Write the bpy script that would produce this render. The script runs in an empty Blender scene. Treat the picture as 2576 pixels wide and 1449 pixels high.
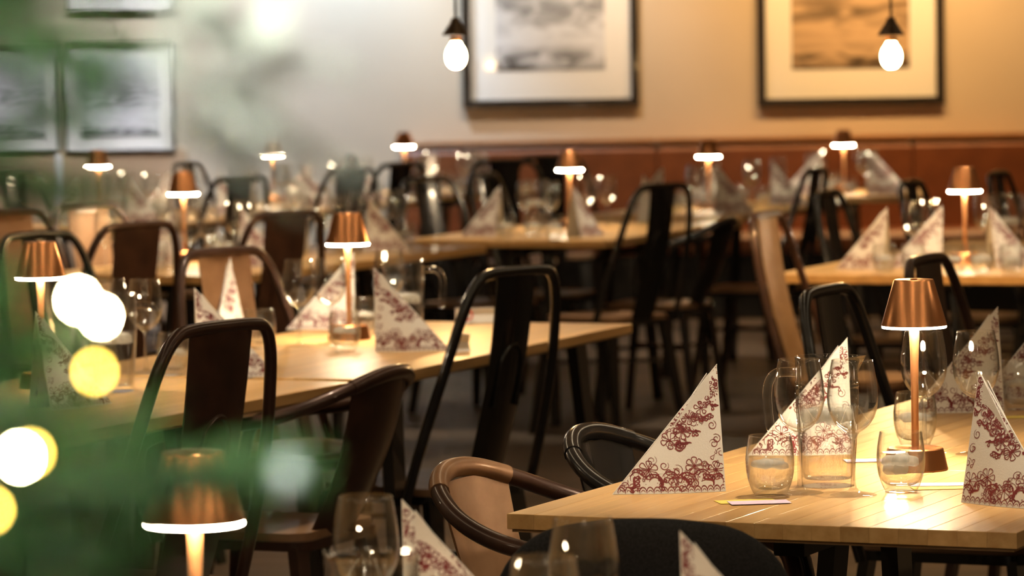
import bpy, math, random
from mathutils import Vector, Matrix
random.seed(7)
sc = bpy.context.scene
col = sc.collection

# ------------------------------------------------------------------ camera
FPX, CX, CY, YH, ROLL, HC = 9500.0, 1288.0, 724.5, 152.0, 0.016, 1.45
pitch = math.atan((CY - YH) / FPX)
FW = Vector((0, math.cos(pitch), -math.sin(pitch)))
U0 = Vector((0, math.sin(pitch), math.cos(pitch)))
X0 = Vector((1, 0, 0))
RT = X0 * math.cos(ROLL) - U0 * math.sin(ROLL)
UP = X0 * math.sin(ROLL) + U0 * math.cos(ROLL)
EYE = Vector((0, 0, HC))
cam = bpy.data.cameras.new('camera')
cam.sensor_fit = 'HORIZONTAL'; cam.sensor_width = 36.0
cam.lens = FPX / 2576.0 * 36.0
cam.clip_start = 0.05; cam.clip_end = 80
cam.dof.use_dof = True
cam.dof.focus_distance = 6.12
cam.dof.aperture_fstop = cam.lens / 20.0
co = bpy.data.objects.new('camera', cam); col.objects.link(co)
m = Matrix((RT, UP, -FW)).transposed().to_4x4(); m.translation = EYE
co.matrix_world = m
sc.camera = co

def ray(px, py):
    return FW + RT * ((px - CX) / FPX) - UP * ((py - CY) / FPX)
def at(px, py, z):
    d = ray(px, py); t = (z - HC) / d.z
    return EYE + d * t
def atd(px, py, dist):
    d = ray(px, py); return EYE + d * (dist / d.y)

# ------------------------------------------------------------------ world, exposure
sc.view_settings.view_transform = 'Standard'
sc.view_settings.look = 'None'
sc.view_settings.exposure = 0.13
sc.view_settings.gamma = 1.0
sc.view_settings.use_curve_mapping = False
w = bpy.data.worlds.new('world'); sc.world = w; w.use_nodes = True
w.node_tree.nodes['Background'].inputs[0].default_value = (0.9, 0.75, 0.55, 1)
w.node_tree.nodes['Background'].inputs[1].default_value = 0.05
sc.cycles.use_denoising = True
sc.cycles.sample_clamp_indirect = 6.0
sc.cycles.max_bounces = 7
sc.cycles.diffuse_bounces = 2
sc.cycles.glossy_bounces = 3
sc.cycles.transparent_max_bounces = 24
sc.cycles.transmission_bounces = 7
sc.cycles.use_adaptive_sampling = True
sc.cycles.adaptive_threshold = 0.06
sc.cycles.caustics_reflective = False
sc.cycles.use_light_tree = False

# ------------------------------------------------------------------ helpers
def tag(o, label=None, cat=None, group=None, kind=None):
    if label: o['label'] = label
    if cat: o['category'] = cat
    if group: o['group'] = group
    if kind: o['kind'] = kind
    return o

def empty(name, loc=(0, 0, 0), rz=0.0, label=None, cat=None, group=None):
    o = bpy.data.objects.new(name, None); col.objects.link(o)
    o.empty_display_size = 0.05
    o.location = loc; o.rotation_euler = (0, 0, rz)
    return tag(o, label, cat, group)

class MB:
    def __init__(s): s.v = []; s.f = []; s.uv = None
    def quadgrid(s, pts, closed_u=False, closed_v=False):
        nu = len(pts); nv = len(pts[0]); b = len(s.v)
        for r in pts: s.v += [tuple(p) for p in r]
        for i in range(nu if closed_u else nu - 1):
            for j in range(nv if closed_v else nv - 1):
                i2 = (i + 1) % nu; j2 = (j + 1) % nv
                s.f.append((b + i * nv + j, b + i2 * nv + j, b + i2 * nv + j2, b + i * nv + j2))
        return s
    def box(s, c, d, bev=0.0, rot=None):
        cx, cy, cz = c; hx, hy, hz = d[0] / 2, d[1] / 2, d[2] / 2
        b = len(s.v)
        if bev <= 0:
            P = [(x, y, z) for z in (-hz, hz) for (x, y) in ((-hx, -hy), (hx, -hy), (hx, hy), (-hx, hy))]
            F = [(3, 2, 1, 0), (4, 5, 6, 7), (0, 1, 5, 4), (1, 2, 6, 5), (2, 3, 7, 6), (3, 0, 4, 7)]
        else:
            P = []; e = bev
            for z, k in ((-hz, e), (-hz + e, 0), (hz - e, 0), (hz, e)):
                P += [(-hx + k, -hy + k, z), (hx - k, -hy + k, z), (hx - k, hy - k, z), (-hx + k, hy - k, z)]
            F = [(3, 2, 1, 0), (12, 13, 14, 15)]
            for l in range(3):
                for j in range(4):
                    F.append((l * 4 + j, l * 4 + (j + 1) % 4, (l + 1) * 4 + (j + 1) % 4, (l + 1) * 4 + j))
        for p in P:
            p = Vector(p)
            if rot: p = rot @ p
            s.v.append((p.x + cx, p.y + cy, p.z + cz))
        s.f += [tuple(i + b for i in f) for f in F]
        return s
    def bar(s, a, b_, w0, d0, w1=None, d1=None, side=None):
        a = Vector(a); b_ = Vector(b_); ax = (b_ - a).normalized()
        sd = Vector(side) if side else Vector((1, 0, 0))
        sd = (sd - ax * sd.dot(ax)).normalized(); nd = ax.cross(sd)
        w1 = w0 if w1 is None else w1; d1 = d0 if d1 is None else d1
        b = len(s.v)
        for p, ww, dd in ((a, w0, d0), (b_, w1, d1)):
            for i, j in ((-1, -1), (1, -1), (1, 1), (-1, 1)):
                s.v.append(tuple(p + sd * (i * ww / 2) + nd * (j * dd / 2)))
        s.f += [tuple(i + b for i in f) for f in ((3, 2, 1, 0), (4, 5, 6, 7), (0, 1, 5, 4), (1, 2, 6, 5), (2, 3, 7, 6), (3, 0, 4, 7))]
        return s
    def tube(s, path, r, n=10, cap=True):
        path = [Vector(p) for p in path]; N = len(path)
        rad = r if isinstance(r, (list, tuple)) else [r] * N
        t0 = (path[1] - path[0]).normalized()
        up = Vector((0, 0, 1)) if abs(t0.z) < .9 else Vector((1, 0, 0))
        nrm = (up - t0 * up.dot(t0)).normalized(); b = len(s.v)
        for i, p in enumerate(path):
            t = (path[min(i + 1, N - 1)] - path[max(i - 1, 0)]).normalized()
            nrm = (nrm - t * nrm.dot(t)).normalized(); bn = t.cross(nrm)
            for k in range(n):
                a = 2 * math.pi * k / n
                s.v.append(tuple(p + (nrm * math.cos(a) + bn * math.sin(a)) * rad[i]))
        for i in range(N - 1):
            for k in range(n):
                s.f.append((b + i * n + k, b + i * n + (k + 1) % n, b + (i + 1) * n + (k + 1) % n, b + (i + 1) * n + k))
        if cap:
            s.f.append(tuple(b + k for k in reversed(range(n))))
            s.f.append(tuple(b + (N - 1) * n + k for k in range(n)))
        return s
    def lathe(s, prof, n=32):
        b = len(s.v); rings = []
        for r, z in prof:
            if r < 1e-6:
                s.v.append((0, 0, z)); rings.append([len(s.v) - 1])
            else:
                st = len(s.v)
                for k in range(n):
                    a = 2 * math.pi * k / n; s.v.append((r * math.cos(a), r * math.sin(a), z))
                rings.append(list(range(st, st + n)))
        for A, B in zip(rings, rings[1:]):
            for k in range(n):
                k2 = (k + 1) % n
                if len(A) == 1 and len(B) == 1: continue
                if len(A) == 1: s.f.append((A[0], B[k2], B[k]))
                elif len(B) == 1: s.f.append((A[k], A[k2], B[0]))
                else: s.f.append((A[k], A[k2], B[k2], B[k]))
        return s
    def prism(s, poly, z0, z1):
        b = len(s.v); n = len(poly)
        for z in (z0, z1):
            for p in poly: s.v.append((p[0], p[1], z))
        s.f.append(tuple(b + i for i in reversed(range(n)))); s.f.append(tuple(b + n + i for i in range(n)))
        for i in range(n): s.f.append((b + i, b + (i + 1) % n, b + n + (i + 1) % n, b + n + i))
        return s
    def mesh(s, name, mat, smooth=True, ang=40):
        me = bpy.data.meshes.new(name); me.from_pydata(s.v, [], s.f); me.update()
        if mat: me.materials.append(mat)
        if smooth:
            me.polygons.foreach_set('use_smooth', [True] * len(me.polygons))
            try: me.set_sharp_from_angle(angle=math.radians(ang))
            except Exception: pass
        return me
    def build(s, name, mat, parent=None, smooth=True, ang=40):
        return inst(name, s.mesh(name, mat, smooth, ang), parent)

def inst(name, me, parent=None, loc=(0, 0, 0), rz=0.0):
    o = bpy.data.objects.new(name, me); col.objects.link(o)
    o.location = loc; o.rotation_euler = (0, 0, rz)
    if parent: o.parent = parent
    return o

def copy_tree(o, parent=None):
    c = o.copy(); col.objects.link(c); c.parent = parent
    for ch in list(o.children): copy_tree(ch, c)
    return c

def place(proto, loc, rz, label, group=None, cat=None, scale=None):
    """the first placement moves the prototype itself, later ones copy it with its parts"""
    if proto.get('used'): o = copy_tree(proto)
    else: o = proto; o['used'] = 1
    o.location = loc; o.rotation_euler = (0, 0, rz)
    if scale: o.scale = scale
    o['label'] = label
    if cat: o['category'] = cat
    if group: o['group'] = group
    elif 'group' in o: del o['group']
    return o

def smooth_path(pts, k=6):
    P = [Vector(p) for p in pts]; out = []
    for i in range(len(P) - 1):
        p0 = P[max(i - 1, 0)]; p1 = P[i]; p2 = P[i + 1]; p3 = P[min(i + 2, len(P) - 1)]
        for j in range(k):
            t = j / k
            out.append(0.5 * ((2 * p1) + (p2 - p0) * t + (2 * p0 - 5 * p1 + 4 * p2 - p3) * t * t + (3 * p1 - p0 - 3 * p2 + p3) * t ** 3))
    out.append(P[-1]); return out

def smooth_prof(pr, k=3):
    return [(max(p.x, 0.0), p.y) for p in smooth_path([Vector((r, z, 0)) for r, z in pr], k)]

# ------------------------------------------------------------------ materials
def mat(name):
    m = bpy.data.materials.new(name); m.use_nodes = True
    nt = m.node_tree; return m, nt, nt.nodes['Principled BSDF']
def P(name, c, rough=.5, metal=0.0, coat=0.0, emit=None, es=0.0, aniso=0.0, spec=.5, trans=0.0):
    m, nt, b = mat(name)
    b.inputs['Base Color'].default_value = (*c, 1); b.inputs['Roughness'].default_value = rough
    b.inputs['Metallic'].default_value = metal; b.inputs['Coat Weight'].default_value = coat
    b.inputs['Specular IOR Level'].default_value = spec
    b.inputs['Anisotropic'].default_value = aniso
    if emit: b.inputs['Emission Color'].default_value = (*emit, 1); b.inputs['Emission Strength'].default_value = es
    return m
def N(nt, typ, **kw):
    n = nt.nodes.new(typ)
    for k, v in kw.items(): setattr(n, k, v)
    return n
def ramp(nt, stops, interp='LINEAR'):
    r = N(nt, 'ShaderNodeValToRGB'); r.color_ramp.interpolation = interp
    e = r.color_ramp.elements
    while len(e) < len(stops): e.new(.5)
    for el, (p, c) in zip(e, stops):
        el.position = p; el.color = (*c, 1) if len(c) == 3 else c
    return r
def coords(nt, kind='Object', scale=(1, 1, 1), loc=(0, 0, 0), rnd=False):
    tc = N(nt, 'ShaderNodeTexCoord'); mp = N(nt, 'ShaderNodeMapping')
    mp.inputs['Scale'].default_value = scale; mp.inputs['Location'].default_value = loc
    nt.links.new(tc.outputs[kind], mp.inputs['Vector'])
    if rnd:
        oi = N(nt, 'ShaderNodeObjectInfo'); mu = N(nt, 'ShaderNodeMath', operation='MULTIPLY'); mu.inputs[1].default_value = 37.0
        nt.links.new(oi.outputs['Random'], mu.inputs[0]); nt.links.new(mu.outputs[0], mp.inputs['Location'])
    return mp
def noisy(name, c0, c1, scale=(8, 8, 8), ns=1.0, rough=.5, metal=0.0, coat=0.0, bump=0.0, detail=4, rnd=False, vary=0.0, spec=.5):
    m, nt, b = mat(name); mp = coords(nt, 'Object', scale, rnd=rnd)
    no = N(nt, 'ShaderNodeTexNoise'); no.inputs['Scale'].default_value = ns; no.inputs['Detail'].default_value = detail
    nt.links.new(mp.outputs[0], no.inputs['Vector'])
    r = ramp(nt, [(.3, c0), (.7, c1)]); nt.links.new(no.outputs['Fac'], r.inputs[0])
    out = r.outputs[0]
    if vary:
        oi = N(nt, 'ShaderNodeObjectInfo'); hs = N(nt, 'ShaderNodeHueSaturation')
        mr = N(nt, 'ShaderNodeMapRange'); mr.inputs['To Min'].default_value = 1 - vary; mr.inputs['To Max'].default_value = 1 + vary
        nt.links.new(oi.outputs['Random'], mr.inputs['Value']); nt.links.new(mr.outputs[0], hs.inputs['Value'])
        nt.links.new(out, hs.inputs['Color']); out = hs.outputs[0]
    nt.links.new(out, b.inputs['Base Color'])
    b.inputs['Roughness'].default_value = rough; b.inputs['Metallic'].default_value = metal; b.inputs['Coat Weight'].default_value = coat
    b.inputs['Specular IOR Level'].default_value = spec
    if bump:
        bp = N(nt, 'ShaderNodeBump'); bp.inputs['Strength'].default_value = bump; bp.inputs['Distance'].default_value = .002
        nt.links.new(no.outputs['Fac'], bp.inputs['Height']); nt.links.new(bp.outputs[0], b.inputs['Normal'])
    return m

M = {}
M['wood'] = noisy('light_oak', (.60, .33, .115), (.77, .475, .195), (55, 3.0, 55), 1.0, .34, coat=.15, rnd=True, vary=.13)
M['wood_far'] = noisy('oak_board', (.60, .33, .115), (.77, .475, .195), (26, 1.6, 26), 1.0, .34, coat=.15)
M['wood_edge'] = noisy('oak_underside', (.36, .20, .09), (.46, .27, .12), (12, 12, 12), 1.0, .5)
M['seatwood'] = noisy('seat_wood', (.22, .12, .06), (.34, .19, .10), (30, 4, 30), 1.0, .45, coat=.1)
M['plank'] = noisy('floor_plank', (.06, .043, .032), (.125, .09, .066), (3, 30, 30), 1.0, .48, rnd=True, vary=.25)
M['floor'] = P('floor_joint', (.02, .016, .012), .8)
M['black'] = noisy('black_steel', (.008, .008, .009), (.016, .014, .013), (40, 40, 40), 1.0, .22, metal=.0, coat=.5)
M['brown'] = noisy('rust_brown_steel', (.045, .022, .016), (.085, .040, .026), (14, 14, 14), 1.0, .33, metal=.35, coat=.35)
M['tan'] = noisy('bronze_steel', (.26, .135, .066), (.38, .21, .11), (18, 18, 18), 1.0, .42, metal=.35, coat=.15)
M['tanlight'] = noisy('pale_bronze_steel', (.32, .20, .115), (.42, .275, .16), (18, 18, 18), 1.0, .4, metal=.3, coat=.15)
M['copper'] = P('brushed_copper', (.96, .43, .18), .27, metal=1.0, aniso=.4)
M['copper_satin'] = P('satin_copper', (.96, .47, .21), .40, metal=1.0)
M['copper_dark'] = P('copper_inner', (.55, .25, .12), .35, metal=1.0)
M['led'] = P('led_diffuser', (.9, .9, .85), .5, emit=(1.0, .80, .52), es=130)
M['cloth'] = noisy('black_upholstery', (.012, .012, .013), (.026, .026, .027), (300, 300, 300), 1.0, .92, bump=.3, spec=.2)
M['wall'] = noisy('beige_paint', (.55, .455, .345), (.59, .49, .372), (2, 2, 2), 1.0, .75, bump=.05)
M['wall2'] = noisy('warm_grey_paint', (.40, .33, .26), (.46, .38, .30), (2, 2, 2), 1.0, .8)
M['tanwall'] = noisy('tan_panel', (.44, .29, .18), (.50, .34, .21), (3, 3, 3), 1.0, .6)
M['leather'] = noisy('cognac_leather', (.15, .044, .012), (.21, .064, .019), (9, 9, 9), 1.0, .42, bump=.15)
M['leathercap'] = noisy('wood_cap', (.30, .14, .06), (.38, .18, .08), (3, 30, 30), 1.0, .22, coat=.4)
M['frame'] = P('dark_frame', (.018, .014, .010), .35, coat=.3)
M['mat'] = P('picture_mat', (.86, .83, .78), .8)
M['white'] = P('white_paint', (.8, .8, .78), .5)
M['purple'] = noisy('lilac_paper', (.70, .52, .74), (.80, .66, .82), (60, 60, 60), 1.0, .8)
M['yellow'] = noisy('yellow_paper', (.85, .62, .10), (.90, .70, .18), (60, 60, 60), 1.0, .8)
M['paper'] = P('white_card', (.86, .83, .78), .7)
M['red'] = P('red_print', (.70, .03, .03), .6)
M['maroon'] = P('maroon_print', (.21, .032, .035), .8)
M['napkin'] = noisy('napkin_paper', (.84, .80, .74), (.88, .84, .79), (500, 500, 500), 1.0, .9, bump=.15)
M['cord'] = P('black_cord', (.01, .01, .01), .6)
M['socket'] = P('bronze_socket', (.06, .04, .025), .4, metal=.8)
M['bulb'] = P('glowing_bulb', (1, .9, .7), .4, emit=(1.0, .74, .38), es=40)
M['strip'] = P('added_strip_diffuser', (1, .95, .88), .5, emit=(1.0, .78, .50), es=11)
M['globe'] = P('added_globe_glow', (1, .95, .88), .5, emit=(1.0, .80, .52), es=13)
M['fairy'] = P('fairy_bulb', (1, .9, .7), .4, emit=(1.0, .80, .42), es=900)
M['fairy_y'] = P('fairy_bulb_amber', (1, .8, .3), .4, emit=(1.0, .62, .09), es=75)
M['fairy_p'] = P('fairy_bulb_unlit', (.75, .85, .85), .15)
M['needle'] = noisy('fir_needle', (.020, .070, .016), (.070, .185, .048), (30, 30, 30), 1.0, .45)
M['frost'] = noisy('frosted_needle', (.55, .60, .50), (.78, .80, .74), (30, 30, 30), 1.0, .7)
M['bark'] = noisy('bark', (.06, .035, .02), (.11, .07, .04), (50, 50, 50), 1.0, .9)
M['wire'] = P('green_wire', (.01, .03, .012), .5)

def glass_mat(name, tint=(.97, .985, .98), edge=.30, rough=.0):
    m = bpy.data.materials.new(name); m.use_nodes = True; nt = m.node_tree; nt.nodes.clear()
    o = N(nt, 'ShaderNodeOutputMaterial'); mx = N(nt, 'ShaderNodeMixShader')
    t = N(nt, 'ShaderNodeBsdfTransparent'); t.inputs[0].default_value = (*tint, 1)
    g = N(nt, 'ShaderNodeBsdfGlossy'); g.inputs['Roughness'].default_value = .03
    g.inputs['Color'].default_value = (1, 1, 1, 1)
    lw = N(nt, 'ShaderNodeLayerWeight'); lw.inputs[0].default_value = .5
    pw = N(nt, 'ShaderNodeMath', operation='POWER'); pw.inputs[1].default_value = 2.6
    ma = N(nt, 'ShaderNodeMath', operation='MULTIPLY_ADD'); ma.inputs[1].default_value = edge; ma.inputs[2].default_value = .05 if edge > .1 else .004
    nt.links.new(lw.outputs['Facing'], pw.inputs[0]); nt.links.new(pw.outputs[0], ma.inputs[0])
    nt.links.new(ma.outputs[0], mx.inputs[0]); nt.links.new(t.outputs[0], mx.inputs[1]); nt.links.new(g.outputs[0], mx.inputs[2])
    nt.links.new(mx.outputs[0], o.inputs[0]); return m
def real_glass(name, ior, clear=0.0, tint=(1, 1, 1)):
    m = bpy.data.materials.new(name); m.use_nodes = True; nt = m.node_tree; nt.nodes.clear()
    o = N(nt, 'ShaderNodeOutputMaterial'); g = N(nt, 'ShaderNodeBsdfGlass')
    g.inputs['IOR'].default_value = ior; g.inputs['Roughness'].default_value = 0.0; g.inputs['Color'].default_value = (*tint, 1)
    if clear:
        t = N(nt, 'ShaderNodeBsdfTransparent'); mx = N(nt, 'ShaderNodeMixShader'); mx.inputs[0].default_value = clear
        nt.links.new(g.outputs[0], mx.inputs[1]); nt.links.new(t.outputs[0], mx.inputs[2]); nt.links.new(mx.outputs[0], o.inputs[0])
    else: nt.links.new(g.outputs[0], o.inputs[0])
    return m
M['glass'] = glass_mat('clear_glass', (.985, .99, .985), .95)
M['pane'] = glass_mat('picture_glass', (.995, .995, .995), .02)
M['stemglass'] = real_glass('solid_glass', 1.5, .72)
M['water'] = real_glass('water', 1.33, .80)
m = bpy.data.materials.new('cloudy_ice'); m.use_nodes = True; nt = m.node_tree; nt.nodes.clear(); M['ice'] = m
o_ = N(nt, 'ShaderNodeOutputMaterial'); d_ = N(nt, 'ShaderNodeBsdfDiffuse'); t_ = N(nt, 'ShaderNodeBsdfTranslucent'); x_ = N(nt, 'ShaderNodeBsdfTransparent')
d_.inputs[0].default_value = t_.inputs[0].default_value = (.97, .96, .92, 1)
m1 = N(nt, 'ShaderNodeMixShader'); m2 = N(nt, 'ShaderNodeMixShader'); m1.inputs[0].default_value = .55
no_ = N(nt, 'ShaderNodeTexNoise'); no_.inputs['Scale'].default_value = 90; mr_ = N(nt, 'ShaderNodeMapRange')
mr_.inputs['From Min'].default_value = .35; mr_.inputs['From Max'].default_value = .65; mr_.inputs['To Min'].default_value = .40; mr_.inputs['To Max'].default_value = .75
mp_ = coords(nt, 'Object'); nt.links.new(mp_.outputs[0], no_.inputs['Vector']); nt.links.new(no_.outputs['Fac'], mr_.inputs['Value']); m2.inputs[0].default_value = .5
nt.links.new(d_.outputs[0], m1.inputs[1]); nt.links.new(t_.outputs[0], m1.inputs[2]); nt.links.new(m1.outputs[0], m2.inputs[1]); nt.links.new(x_.outputs[0], m2.inputs[2]); nt.links.new(m2.outputs[0], o_.inputs[0])

def picture_mat(name, kind):
    m, nt, b = mat(name); b.inputs['Roughness'].default_value = .25
    mp = coords(nt, 'Generated', (3.2, 1, 7.0) if kind == 0 else (2.6, 1, 9.0), (kind * 3.1, 0, kind * 1.7))
    no = N(nt, 'ShaderNodeTexNoise'); no.inputs['Scale'].default_value = 1.15; no.inputs['Detail'].default_value = 5; no.inputs['Distortion'].default_value = .8
    nt.links.new(mp.outputs[0], no.inputs['Vector'])
    tc = N(nt, 'ShaderNodeTexCoord'); sp = N(nt, 'ShaderNodeSeparateXYZ'); nt.links.new(tc.outputs['Generated'], sp.inputs[0])
    g = ramp(nt, [(0.0, (.22,) * 3), (.12, (.55,) * 3), (.24, (.95,) * 3), (.5, (.6,) * 3), (.72, (.8,) * 3), (1, (.95,) * 3)])
    nt.links.new(sp.outputs['Z'], g.inputs[0])
    r = ramp(nt, [(.40, (.0,) * 3), (.5, (.42,) * 3), (.58, (.98,) * 3)]); nt.links.new(no.outputs['Fac'], r.inputs[0])
    mx = N(nt, 'ShaderNodeMix', data_type='RGBA', blend_type='OVERLAY'); mx.inputs[0].default_value = .75
    nt.links.new(g.outputs[0], mx.inputs[6]); nt.links.new(r.outputs[0], mx.inputs[7])
    sep = N(nt, 'ShaderNodeMix', data_type='RGBA', blend_type='MULTIPLY'); sep.inputs[0].default_value = 1
    sep.inputs[7].default_value = ((.80, .80, .82, 1), (.62, .44, .28, 1), (.75, .74, .75, 1))[kind]
    nt.links.new(mx.outputs[2], sep.inputs[6]); nt.links.new(sep.outputs[2], b.inputs['Base Color']); return m

# ------------------------------------------------------------------ room shell
WALL_Y = 21.4
def struct(name, mb, m_, parent=None):
    o = mb.build(name, m_, parent, smooth=False)
    if not parent: o['kind'] = 'structure'
    return o
fl = struct('floor', MB().box((0, 9.7, -.02), (11, 23.6, .02)), M['floor'])
plank = MB().box((0, 0, 0), (1.896, .196, .012), .0015).mesh('plank', M['plank'], smooth=False)
k = 0
y = 3.2
row = 0
while y < 21.3 and k < 297:
    x = -3.1 + (row % 3) * .62
    for i in range(3):
        inst('plank', plank, fl, (x + i * 1.9, y, -.006)); k += 1
    y += .2; row += 1
rest = MB()
for r_ in range(14):
    for i in range(6): rest.box((-4.4 + i * 1.9, -1.9 + r_ * .36, -.006), (1.896, .356, .012), .0015)
o = rest.build('plank_rest', M['plank'], fl, smooth=False); o['kind'] = 'stuff'
struct('wall_back', MB().box((0, WALL_Y + .06, 1.6), (11, .12, 3.3)), M['wall'])
struct('wall_left', MB().box((-5.4, 9.7, 1.6), (.1, 23.4, 3.3)), M['wall2'])
struct('wall_right', MB().box((5.4, 9.7, 1.6), (.1, 23.4, 3.3)), M['wall2'])
struct('wall_front', MB().box((0, -2.0, 1.6), (11, .1, 3.3)), M['wall2'])
struct('ceiling', MB().box((0, 9.7, 3.3), (11, 23.6, .1)), M['wall2'])
# tan panelling under the small pictures
xa = atd(470, 400, WALL_Y).x
o = struct('trim_1', MB().box(((xa - 5.3) / 2, WALL_Y - .012, .49), (xa + 5.3, .024, .98)), M['tanwall'])
c_ = atd(150, 400, WALL_Y)
o = MB().box((c_.x, WALL_Y - .05, .48), (.035, .03, .96), .004).build('cable_conduit', M['white'])
tag(o, 'slim white vertical conduit on the tan panel under the small pictures', 'conduit')

# ------------------------------------------------------------------ ceiling spots out of view, added as light sources
def spot(name, loc, target, power, color, size_deg, blend=.6, rad=.04, label='unseen ceiling spotlight for the tables and back wall', group='ceiling spotlights'):
    d = (Vector(target) - Vector(loc)).normalized()
    e = empty(name, loc, 0, label, 'spotlight', group)
    hb = MB().lathe([(0, .10), (.035, .10), (.05, .08), (.05, -.06), (.045, -.06), (.045, .04), (0, .04)], 16).build('housing', M['cord'], e)
    q = d.to_track_quat('-Z', 'Y'); hb.rotation_euler = q.to_euler()
    MB().tube([(0, 0, .05), (0, 0, 3.25 - loc[2])], .01, 8).build('mount', M['cord'], e)
    L = bpy.data.lights.new(name, 'SPOT'); L.energy = power; L.color = color; L.spot_size = math.radians(size_deg); L.spot_blend = blend; L.shadow_soft_size = rad
    lo = bpy.data.objects.new('light', L); col.objects.link(lo); lo.parent = e
    lo.location = d * .065; lo.rotation_euler = q.to_euler()
    return e
WARM = (1.0, .58, .22); NEUT = (1.0, .82, .58); COOL = (.66, .82, 1.0)
# wall washers: cool one read off the wall glow, the rest added unseen
p1 = atd(880, -60, WALL_Y)
spot('unseen_spotlight', (p1.x, WALL_Y - .55, 3.05), (p1.x, WALL_Y, 1.2), 300, COOL, 80, .9)
for px, pw, colr in ((1390, 120, (1.0, .88, .72)), (1800, 115, WARM), (2140, 110, WARM), (2560, 110, WARM), (2360, 90, WARM), (330, 165, (.95, .95, 1.0)), (80, 150, (.95, .95, 1.0)), (620, 45, (.80, .90, 1.0))):
    p1 = atd(px, 100, WALL_Y)
    spot('unseen_spotlight', (p1.x, WALL_Y - 1.0, 3.05), (p1.x, WALL_Y, 1.35), pw, colr, 80, .9)
# ------------------------------------------------------------------ copper table lamp
def make_lamp():
    r = empty('table_lamp', label='x', cat='lamp')
    MB().lathe([(0, 0), (.054, 0), (.055, .0015), (.0475, .035), (.0455, .037), (.012, .0375), (.009, .0385), (0, .0385)], 40).build('base', M['copper'], r, ang=30)
    MB().lathe([(.0066, .036), (.0062, .08), (.0064, .14), (.0074, .20), (.0092, .245)], 20).build('stem', M['copper_satin'], r)
    MB().lathe([(.0550, .2440), (.0556, .2436), (.0340, .3190), (.0325, .3212), (.0300, .3214), (0, .3214), (0, .3194), (.0318, .3194), (.0540, .2440), (.0550, .2440)], 48).build('shade', M['copper'], r, ang=30)
    MB().lathe([(0, .2460), (.0535, .2460), (.0545, .2452), (.0545, .2400), (.0535, .2392), (.0100, .2392), (.0096, .2400), (0, .2400)], 40).build('diffuser', M['led'], r, ang=30)
    MB().lathe([(0, .3214), (.006, .3214), (.006, .3228), (0, .3230)], 16).build('touch_button', M['copper_dark'], r)
    return r
LAMP = make_lamp()

# ------------------------------------------------------------------ glassware
def make_wine():
    r = empty('wine_glass', label='x', cat='wine glass')
    out = [(0, 0), (.0345, 0), (.036, .0012), (.030, .003), (.014, .0058), (.0055, .012), (.0040, .03), (.0038, .07), (.0044, .090), (.0105, .100), (.026, .112), (.0365, .130), (.0405, .150), (.0398, .172), (.0365, .195), (.0328, .216)]
    inn = [(.0320, .2164), (.0356, .195), (.0388, .172), (.0394, .150), (.0355, .1312), (.025, .1142), (.008, .1045), (0, .1035)]
    foot = MB().lathe(smooth_prof(out[:10] + [(.0, .1005)], 2), 28)
    foot.build('stem', M['stemglass'], r, ang=60)
    MB().lathe(smooth_prof([(0, .0985), (.0105, .1002)] + out[10:], 3) + smooth_prof(inn, 3), 36).build('bowl', M['glass'], r, ang=60)
    return r
def ice_cube(parent, c, s, rot, flat=.62):
    mb = MB().box((0, 0, 0), (s * 1.05, s, s * flat), s * .14)
    mb.v = [(x * (1 + .10 * math.sin(z * 300 + y * 200)), y * (1 + .12 * math.sin(x * 260 + 1)), z * (1 + .10 * math.sin(x * 220 + y * 240))) for x, y, z in mb.v]
    o = mb.build('ice_cube', M['ice'], parent, ang=80); o.location = c; o.rotation_euler = rot; return o
def make_tumbler(ice):
    r = empty('water_tumbler', label='x', cat='tumbler')
    out = [(0, 0), (.0235, 0), (.0262, .003), (.033, .018), (.0375, .035), (.039, .052), (.038, .07), (.0355, .087), (.0335, .097)]
    inn = [(.0326, .0974), (.0346, .087), (.0370, .07), (.0380, .052), (.0364, .035), (.0315, .0205), (.020, .0115), (0, .0105)]
    MB().lathe(smooth_prof(out, 3) + smooth_prof(inn, 3), 36).build('body', M['glass'], r, ang=60)
    wt = smooth_prof([(0, .0108), (.0198, .0118), (.0312, .0208), (.0361, .0352), (.0376, .052), (.0372, .0610)], 3) + [(.0366, .0622), (0, .0620)]
    MB().lathe(wt, 32).build('water', M['water'], r, ang=60)
    rn = random.Random(3)
    for i in range(ice):
        a = i * 6.2832 / min(ice, 4) + .5; low = i >= 4
        ice_cube(r, (.0150 * math.cos(a), .0150 * math.sin(a), (.0525 if not low else .0390) - .002 * (i % 2)), .0245, (rn.uniform(-.15, .15), rn.uniform(-.15, .15), a + rn.uniform(-.3, .3)), .66 if ice > 4 else .5)
    return r
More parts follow.
